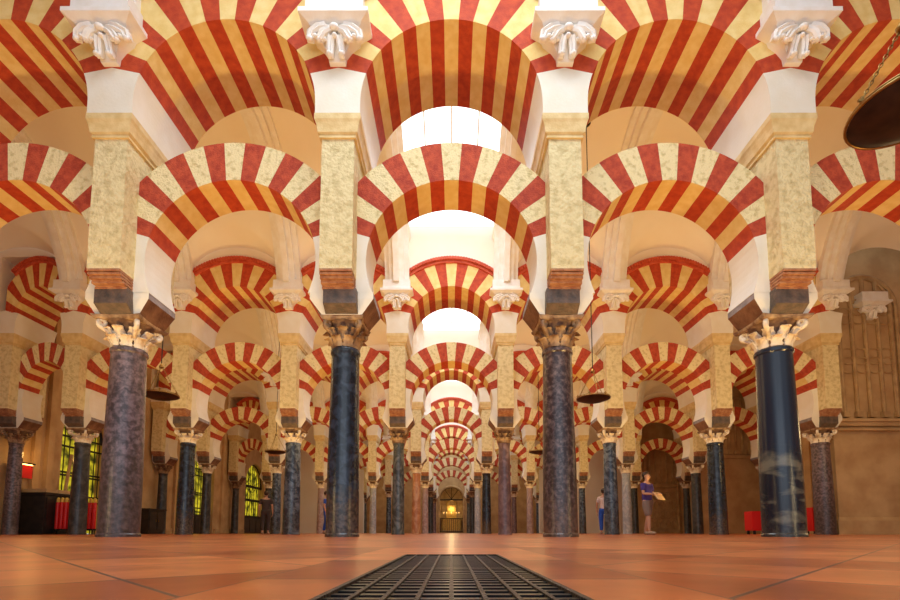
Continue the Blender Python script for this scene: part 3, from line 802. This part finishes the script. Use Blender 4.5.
# end wall with the lit altar portal
bm = new_bm()
prism(bm, [(-13.1, 0), (-13.1, 10.9), (14.4, 10.9), (14.4, 0), (1.22, 0)] + [(1.22 * math.cos(PI * j / 14), 3.5 + 1.22 * math.sin(PI * j / 14)) for j in range(15)] + [(-1.22, 0)], ENDZ, ENDZ + .5)
o = link('wall_end', bm, 'buff'); tag(o, kind='structure')
bm = new_bm(); box(bm, -1.6, 1.6, ENDZ + 2.4, ENDZ + 2.5, 0, 5.2); box(bm, -1.7, -1.6, ENDZ + .5, ENDZ + 2.5, 0, 5.2); box(bm, 1.6, 1.7, ENDZ + .5, ENDZ + 2.5, 0, 5.2); box(bm, -1.7, 1.7, ENDZ + .5, ENDZ + 2.5, 5.2, 5.3)
o = link('wall_niche', bm, 'buffdark'); tag(o, kind='structure')
bm = new_bm()
tube(bm, [(-1.3, ENDZ - .04, 0), (-1.3, ENDZ - .04, 3.5)] + [(-1.3 * math.cos(PI * j / 14), ENDZ - .04, 3.5 + 1.3 * math.sin(PI * j / 14)) for j in range(1, 14)] + [(1.3, ENDZ - .04, 3.5), (1.3, ENDZ - .04, 0)], .12, 8)
tn += 1; o = link(f'trim_{tn}', bm, 'buffdark'); tag(o, kind='structure')
gt = empty('altar_gate', (0, ENDZ + .15, 0)); tag(gt, 'iron gate closing the arched portal at the far end of the aisle', 'gate')
bm = new_bm()
for j in range(11): x = -1.1 + 2.2 * j / 10; tube(bm, [(x, 0, 0), (x, 0, 1.5)], .025, 6)
link('bars', bm, 'iron', gt)
for z in (1.45, .1): bm = new_bm(); box(bm, -1.2, 1.2, -.03, .03, z, z + .08); link('rail', bm, 'iron', gt)
bm = new_bm(); tube(bm, [(-1.2 * math.cos(PI * j / 14), 0, 3.5 + 1.2 * math.sin(PI * j / 14)) for j in range(15)], .05, 6)
for a in (.3, .5, .7):
    tube(bm, [(0, 0, 3.5), (-1.15 * math.cos(PI * a), 0, 3.5 + 1.15 * math.sin(PI * a))], .03, 6)
box(bm, -1.2, 1.2, -.03, .03, 3.35, 3.5); link('arched_head', bm, 'iron', gt)
al = empty('altar', (0, ENDZ + 1.8, 0)); tag(al, 'gilded altar table with steps inside the far arched portal', 'altar')
bm = new_bm(); box(bm, -1.0, 1.0, -.35, .35, .3, 1.45); box(bm, -1.1, 1.1, -.4, .4, 1.45, 1.55); link('altar_table', bm, 'gold', al)
bm = new_bm(); box(bm, -1.3, 1.3, -.6, .5, 0, .15); box(bm, -1.15, 1.15, -.5, .5, .15, .3); link('step', bm, 'buff', al)
bm = new_bm(); box(bm, -.5, .5, .3, .4, 1.55, 3.0); tube(bm, [(-.5 * math.cos(PI * j / 10), .33, 3.0 + .5 * math.sin(PI * j / 10)) for j in range(11)], .06, 6); link('reredos', bm, 'gold', al)
c0 = None
for x in (-.8, -.5, .5, .8, 0):
    if c0 is None:
        c0 = empty('candlestick'); bm = new_bm(); lathe(bm, [(.07, 0), (.07, .03), (.02, .06), (.03, .18), (.015, .3), (.04, .33)], 10); link('stem', bm, 'gold', c0)
        bm = new_bm(); lathe(bm, [(.018, .33), (.018, .55)], 8); link('candle', bm, 'yellow', c0)
        bm = new_bm(); lathe(bm, [(.004, .55), (.022, .59), (.003, .66)], 8); link('flame', bm, 'bulb', c0); remember(c0); c = c0
    else: c = copy_tree(c0)
    c.location = (x, ENDZ + 1.6, 1.55)
    tag(c, 'gilt candlestick with burning candle on the altar in the far portal', 'candlestick', 'candlesticks on the far altar')
light('POINT', 'altar_light', (0, ENDZ + 1.0, 2.6), 25, (1, .75, .35), shadow_soft_size=.15)

# ---------------------------------------------------------------- floor grate
gr = empty('floor_grate', (0, 0, 0)); tag(gr, 'black iron floor grate set in the terracotta tiles', 'grate')
bm = new_bm(); f = .006
box(bm, -G, -G + f, G0, G1, -.02, .0015); box(bm, G - f, G, G0, G1, -.02, .0015); box(bm, -G, G, G0, G0 + f, -.02, .0015); box(bm, -G, G, G1 - f, G1, -.02, .0015)
link('frame', bm, 'steel', gr)
nb = 8
for j in range(1, nb):
    x = -G + 2 * G * j / nb; bm = new_bm(); box(bm, x - .0023, x + .0023, G0 + f, G1 - f, -.018, .0005); link('long_bar', bm, 'steel', gr)
bm = new_bm(); y = G0 + .02
while y < G1 - .01:
    box(bm, -G + f, G - f, y, y + .013, -.016, -.0015); y += .031
link('cross_bars', bm, 'slat', gr)

# ---------------------------------------------------------------- hanging lamps
def lamp_tree(top):
    """local origin at the dish centre, z up; top = height of the ceiling hook above it"""
    root = empty('hanging_lamp')
    bm = new_bm(); R = .375
    lathe(bm, [(.02, -.075), (.12, -.072), (.24, -.055), (.33, -.02), (R - .01, .0), (R - .02, .02), (.3, .005), (.1, -.04), (.02, -.045)], 40)
    link('dish', bm, 'lampdark', root, smooth='auto')
    bm = new_bm(); tube(bm, [(R * math.cos(2 * PI * j / 40), R * math.sin(2 * PI * j / 40), .005) for j in range(40)], .011, 6, closed=True)
    tube(bm, [(R * .985 * math.cos(2 * PI * j / 40), R * .985 * math.sin(2 * PI * j / 40), .03) for j in range(40)], .007, 6, closed=True)
    tag(link('rim', bm, 'brass', root, smooth=True), 'bright brass rim')
    H = .62
    for k in range(3):
        a = 2 * PI * k / 3 + .5; bm = new_bm(); p0 = Vector((R * .97 * math.cos(a), R * .97 * math.sin(a), .02)); p1 = Vector((.03 * math.cos(a), .03 * math.sin(a), H))
        chain(bm, p0, p1, .04, .007); link('suspension_chain', bm, 'brass', root)
    for k in range(6):
        a = 2 * PI * k / 6; bm = new_bm(); x, y = (R - .02) * math.cos(a), (R - .02) * math.sin(a)
        box(bm, x - .008, x + .008, y - .008, y + .008, .02, .085); box(bm, x - .03, x + .03, y - .006, y + .006, .05, .063); link('rim_cross', bm, 'brass', root)
    bm = new_bm(); lathe(bm, [(.01, H - .02), (.045, H), (.05, H + .03), (.02, H + .07), (.008, H + .1)], 14); link('hook_cap', bm, 'brass', root, smooth=True)
    bm = new_bm(); tube(bm, [(0, 0, H + .09), (0, 0, top + .1)], .011, 6)
    link('hanging_rod', bm, 'iron', root)
    bm = new_bm(); lathe(bm, [(.11, top + .03), (.11, top - .02), (.09, top - .05), (.03, top - .07), (.01, top - .12)], 16); link('ceiling_rose', bm, 'iron', root, smooth='auto')
    return root
def chain(bm, p0, p1, ln, r):
    d = p1 - p0; n = max(2, int(d.length / (ln * .78))); t = d.normalized()
    a = t.cross(Vector((0, 0, 1)) if abs(t.z) < .95 else Vector((1, 0, 0))).normalized(); b = t.cross(a).normalized()
    for i in range(n):
        c = p0 + d * ((i + .5) / n); s = a if i % 2 else b
        tube(bm, [c + t * (ln / 2) * math.cos(q * PI / 4) + s * ln * .26 * math.sin(q * PI / 4) for q in range(8)], r * .6, 4, closed=True)
LH = 3.07
for (x, y, h, lab) in ((3.33, 3.22, 3.12, 'large nearby hanging dish lamp cut by the right edge of the photo'),
                       (-6.33, 10.2, 3.02, 'hanging brass-rimmed dish lamp beside the mottled purple front column'),
                       (3.26, 10.8, 3.12, 'hanging brass-rimmed dish lamp right of the dark brown front column'),
                       (-6.40, 17.3, 2.98, 'small hanging dish lamp over the bay left of the blue-grey second-row column'),
                       (3.22, 17.4, 3.0, 'small hanging dish lamp half behind the dark brown front column')):
    i = 0 if y < 6 else (1 if y < 13 else 2)
    y0, y1 = NAVES[i]; d = y - (y0 + y1) / 2
    l = lamp_tree(main_h(d) - h + .0); l.location = (x, y, h); tag(l, lab, 'lamp')

# ---------------------------------------------------------------- left-wall furniture
sg = empty('lit_sign', (-12.96, 14.35, 1.70)); tag(sg, 'glowing red box sign on the buff wall at the left edge', 'sign')
bm = new_bm(); box(bm, 0, .10, -.28, .28, 0, .42); link('sign_box', bm, 'redpaint', sg)
bm = new_bm(); box(bm, 0, .16, -.3, .3, .42, .46); link('hood', bm, 'iron', sg)
bm = new_bm(); box(bm, .02, .12, -.25, .25, .395, .418); tag(link('light_strip', bm, 'signlight', sg), 'glowing amber strip')
light('POINT', 'sign_glow', (-12.6, 14.45, 2.4), 6, (1, .55, .15), shadow_soft_size=.05)
def cabinet(loc, sx, sy, h, lab):
    c = empty('black_cabinet', loc); bm = new_bm(); box(bm, 0, sx, -sy, sy, .08, h); box(bm, .04, sx - .04, -sy + .04, sy - .04, 0, .08); link('body', bm, 'blackwood', c)
    bm = new_bm(); box(bm, -.02, sx + .06, -sy - .06, sy + .06, h, h + .05); link('top', bm, 'blackwood', c)
    for s in (-1, 1):
        bm = new_bm(); box(bm, sx, sx + .02, min(s * .03, s * (sy - .05)), max(s * .03, s * (sy - .05)), .16, h - .08); dd = link('door', bm, 'blackwood', c)
        bm = new_bm(); box(bm, sx + .02, sx + .045, s * .08 - .012, s * .08 + .012, h * .5, h * .6); link('handle', bm, 'brass', dd)
    tag(c, lab, 'cabinet')
cabinet((-12.95, 15.0, 0), .75, .62, 1.2, 'low black cabinet under the glowing red sign at the left')
cabinet((-12.95, 20.3, 0), .5, .55, 1.0, 'low black cabinet just right of the mottled purple front column')
ledge = new_bm(); box(ledge, -13.1, -12.2, 14.4, 15.7, 1.27, 1.38); tn += 1
o = link(f'trim_{tn}', ledge, 'buff'); tag(o, kind='structure')
cs = None
for gi, (x0, y0, n) in enumerate(((-12.10, 14.75, 5), (-11.42, 15.0, 3))):
    st = empty('candle_stand', (x0 + (n - 1) * .065, y0, 0)); tag(st, ['low black stand holding five tall red candles by the left grille', 'low black stand holding three tall red candles beside mottled purple column'][gi], 'stand')
    hw = n * .07; bm = new_bm(); box(bm, -hw, hw, -.14, .14, .12, .17); link('shelf', bm, 'iron', st)
    for sx in (-1, 1):
        for sy in (-1, 1): bm = new_bm(); box(bm, sx * (hw - .03) - .015, sx * (hw - .03) + .015, sy * .1 - .015, sy * .1 + .015, 0, .12); link('leg', bm, 'iron', st)
    for j in range(n):
        if cs is None:
            cs = empty('votive_candle'); bm = new_bm(); lathe(bm, [(.055, 0), (.058, .02), (.058, .80), (.05, .82)], 14); link('red_tube', bm, 'redpaint', cs, smooth='auto')
            bm = new_bm(); lathe(bm, [(.045, .82), (.045, .93), (.02, .96)], 12); tag(link('top_cap', bm, 'yellow', cs, smooth='auto'), 'yellow top'); remember(cs); c = cs
        else: c = copy_tree(cs)
        c.location = (x0 + j * .13, y0, .17)
        tag(c, ['tall red votive candle with yellow top, in the row of five', 'tall red votive candle with yellow top, in the row of three'][gi], 'candle', ['row of five red candles', 'row of three red candles'][gi])

# leaning timber by the left grille
bm = new_bm(); tube(bm, [(-12.75, 15.6, .1), (-12.95, 16.2, 2.7)], .05, 6); o = link('leaning_pole', bm, 'buffdark'); tag(o, 'thin pole leaning at the left garden grille', 'pole')

# red boxes at right
def redbox(x, y, sx, sy, h0, h1, lab):
    r = empty('red_box', (x, y, 0)); bm = new_bm(); box(bm, -sx, sx, -sy, sy, h0, h1); bmesh.ops.bevel(bm, geom=bm.edges[:], offset=.012, segments=2, affect='EDGES'); link('body', bm, 'redpaint', r)
    for a in (-1, 1):
        for b in (-1, 1): bm = new_bm(); box(bm, a * (sx - .08) - .03, a * (sx - .08) + .03, b * (sy - .06) - .03, b * (sy - .06) + .03, 0, h0); link('foot', bm, 'iron', r)
    tag(r, lab, 'box')
redbox(10.35, 16.0, .47, .22, .12, .76, 'plain red box on the floor left of banded black front column')
redbox(11.86, 15.5, .36, .22, .10, .86, 'plain red box between banded black column and mottled purple column at right')

# ---------------------------------------------------------------- people
def skin_mesh(name, verts, edges, radii, root_i, parent, m, sub=2):
    me = bpy.data.meshes.new(name); me.from_pydata([Vector(v) for v in verts], edges, []); me.update()
    o = bpy.data.objects.new(name, me); C.objects.link(o)
    bm = bmesh.new(); bm.from_mesh(me); lay = bm.verts.layers.skin.verify()
    for v, r in zip(bm.verts, radii):
        sv = v[lay]; sv.radius = (r if isinstance(r, tuple) else (r, r)); sv.use_root = (v.index == root_i)
    bm.to_mesh(me); bm.free()
    sk = o.modifiers.new('skin', 'SKIN'); sk.use_smooth_shade = True
    ss = o.modifiers.new('sub', 'SUBSURF'); ss.levels = sub; ss.render_levels = sub
    me.materials.append(M[m]); o.parent = parent; return o
def person(loc, rz, H, top, legs, hairc, label, arms, stride=.14, card=False):
    """faces -y in local space; arms: 'hold' or 'down'"""
    k = H / 1.75; P = empty('person', loc, rz); P.scale = (k, k, k); tag(P, label, 'person')
    V = []; E = []; R = []
    def add(p, r, prev=None):
        V.append(p); R.append(r)
        if prev is not None: E.append((prev, len(V) - 1))
        return len(V) - 1
    pel = add((0, 0, .96), (.105, .085)); w1 = add((0, 0, 1.10), (.11, .08), pel); ch = add((0, -.01, 1.28), (.155, .105), w1); nk0 = add((0, 0, 1.43), (.085, .07), ch)
    nk = add((0, -.005, 1.50), (.044, .044), nk0); hd0 = add((0, -.02, 1.57), (.058, .066), nk); hd = add((0, -.02, 1.65), (.076, .092), hd0); ht = add((0, -.01, 1.715), (.055, .07), hd)
    feet = []; hands = []
    for s in (-1, 1):
        dy = stride * s
        hp = add((s * .10, 0, .90), .078, pel); th = add((s * .105, dy * .35 - .01, .70), .082, hp); kn = add((s * .105, dy * .55 - .02, .49), .058, th); cf = add((s * .105, dy * .8, .33), .056, kn); an = add((s * .105, dy + .03, .09), .036, cf)
        ft = add((s * .11, dy - .04, .045), .037, an); add((s * .12, dy - .14, .03), .028, ft); feet.append((s * .115, dy - .05))
        sh = add((s * .17, 0, 1.40), .06, nk0)
        if arms == 'hold': el = (s * .24, -.04, 1.14); wr = (s * .13, -.27, 1.12); hd_ = Vector((-s * .45, -.88, .05))
        else: el = (s * .25, .03, 1.14); wr = (s * .26, -.05, .90); hd_ = Vector((0, -.2, -.98))
        e = add(el, .042, sh); add(tuple((Vector(el) + Vector(wr)) / 2 + Vector((0, 0, 0))), .038, e); wv = add(wr, .027, len(V) - 1)
        pm = Vector(wr) + hd_.normalized() * .07; pa = add(tuple(pm), (.036, .022), wv); hands.append((pm, hd_.normalized(), s, pa))
    body = skin_mesh('body', V, E, R, 0, P, 'skin')
    # fingers: own short chains rooted in the palm
    for pm, dr, s, pa in hands:
        side = dr.cross(Vector((0, 0, 1)));
        side = side.normalized() if side.length > .1 else Vector((1, 0, 0))
        if abs(dr.z) > .8: side = Vector((0, 1, 0))
        for q, (of, ln) in enumerate(((-.027, .060), (-.009, .072), (.009, .068), (.026, .052))):
            b0 = pm + side * of + dr * .005; c1 = b0 + dr * (.03 + ln * .4); c2 = c1 + dr * ln * .35 + Vector((-s * .012, 0, -.012)); c3 = c2 + dr * ln * .25 + Vector((-s * .016, 0, -.016))
            bm = new_bm(); tube(bm, [b0, c1, c2, c3], [.010, .0095, .009, .006], 8); link('finger', bm, 'skin', P, smooth=True)
        bm = new_bm(); b0 = pm - dr * .04 - side * .025; tube(bm, [b0, b0 - side * .025 + dr * .02, b0 - side * .035 + dr * .05, b0 - side * .03 + dr * .07], [.013, .012, .010, .007], 8); link('thumb', bm, 'skin', P, smooth=True)
    # face
    bm = new_bm()
    tube(bm, [(0, -.105, 1.655), (0, -.122, 1.63), (0, -.13, 1.615), (0, -.11, 1.605)], [.006, .008, .010, .006], 8); link('nose', bm, 'skin', P, smooth=True)
    for s in (-1, 1):
        bm = new_bm(); g = bmesh.ops.create_icosphere(bm, subdivisions=2, radius=.008)
        for v in g['verts']: v.co += Vector((s * .03, -.098, 1.652))
        link('eye', bm, 'hair', P, smooth=True)
        bm = new_bm(); g = bmesh.ops.create_icosphere(bm, subdivisions=2, radius=.03)
        for v in g['verts']: v.co = Vector((v.co.x * .35 + s * .078, v.co.y * .6 - .005, v.co.z + 1.635))
        link('ear', bm, 'skin', P, smooth=True)
    bm = new_bm(); tube(bm, [(-.025, -.095, 1.582), (0, -.104, 1.58), (.025, -.095, 1.582)], [.003, .005, .003], 6); link('mouth', bm, 'lips', P, smooth=True)
    bm = new_bm(); g = bmesh.ops.create_icosphere(bm, subdivisions=3, radius=.1)
    for v in g['verts']:
        x, y, z = v.co; y2 = y * 1.08 + .012
        v.co = Vector((x * .90, max(y2, -.085 + max(0, .05 - z) * 1.2), z * 1.02 + 1.685 if z > -.05 else z * .9 + 1.67))
    for v in g['verts']:
        if v.co.z < 1.66 and v.co.y < 0: v.co.y = .0 + (v.co.y * .1)
    link('hair', bm, hairc, P, smooth=True)
    # clothes: a shirt shell and trousers slightly wider than the body
    def shell(name, chain_v, chain_e, radii, m): return skin_mesh(name, chain_v, chain_e, radii, 0, P, m)
    sv = [(0, 0, .86), (0, 0, 1.10), (0, -.01, 1.28), (0, 0, 1.42)]; se = [(0, 1), (1, 2), (2, 3)]; sr = [(.185, .15), (.16, .125), (.18, .13), (.10, .085)]
    for s in (-1, 1):
        n0 = len(sv); el = Vector((s * .24, -.04, 1.14)) if arms == 'hold' else Vector((s * .25, .03, 1.14))
        sv += [(s * .17, 0, 1.395), tuple(Vector((s * .17, 0, 1.395)).lerp(el, .75))]; se += [(3, n0), (n0, n0 + 1)]; sr += [.082, .062]
    shell('shirt', sv, se, sr, top)
    tv = [(0, 0, 1.06), (0, 0, .92)]; te = [(0, 1)]; tr = [(.165, .135), (.165, .135)]
    for s in (-1, 1):
        dy = stride * s; n0 = len(tv)
        low = .12 if legs[1] == 'long' else .52
        pts = [(s * .10, 0, .87), (s * .105, dy * .35 - .01, .70), (s * .105, dy * .55 - .02, .50)] + ([(s * .105, dy * .8, .33), (s * .105, dy + .03, .13)] if legs[1] == 'long' else [])
        rr = [.122, .106, .088, .078, .064]
        for q, p in enumerate(pts): tv.append(p); te.append((1 if q == 0 else len(tv) - 2, len(tv) - 1)); tr.append(rr[q])
    shell('trousers' if legs[1] == 'long' else 'shorts', tv, te, tr, legs[0])
    for fx, fy in feet:
        bm = new_bm(); g = bmesh.ops.create_icosphere(bm, subdivisions=3, radius=.1)
        for v in g['verts']:
            z = v.co.z * .5 + .045; v.co = Vector((v.co.x * .52 + fx, v.co.y * 1.35 + fy, max(0, z)))
        link('shoe', bm, 'shoe', P, smooth=True)
    if card:
        pass
    return P
p1 = person((5.35, 13.1, 0), math.radians(35), 1.70, 'purple', ('greytrouser', 'short'), 'hair', 'person in purple-blue top and grey shorts holding a card, beside the pale grey column', 'hold', .13)
cd = new_bm(); box(cd, -.17, .17, -.008, .008, -.12, .12); bmesh.ops.bevel(cd, geom=cd.edges[:], offset=.003, segments=1, affect='EDGES')
o = link('tan_card', cd, 'paper'); a = math.radians(35); o.rotation_euler = (math.radians(-35), 0, a); o.location = (5.35 + .36 * math.sin(a), 13.1 - .36 * math.cos(a), 1.03); tag(o, 'tan card held in front of the person in purple-blue', 'card')
person((5.62, 17.7, 0), math.radians(160), 1.66, 'whitecloth', ('bluecloth', 'long'), 'hair', 'person in white top and blue trousers half hidden by a blue-grey column', 'down', .05)
person((-7.35, 19.0, 0), math.radians(200), 1.68, 'darkcloth', ('darkcloth', 'long'), 'hair', 'person in dark clothes standing by the far yellow-lit doorway', 'down', .05)
person((-5.0, 19.2, 0), math.radians(90), 1.7, 'bluecloth', ('bluecloth', 'long'), 'hair', 'person dressed all in blue behind the blue-grey second-row column', 'down', .1)
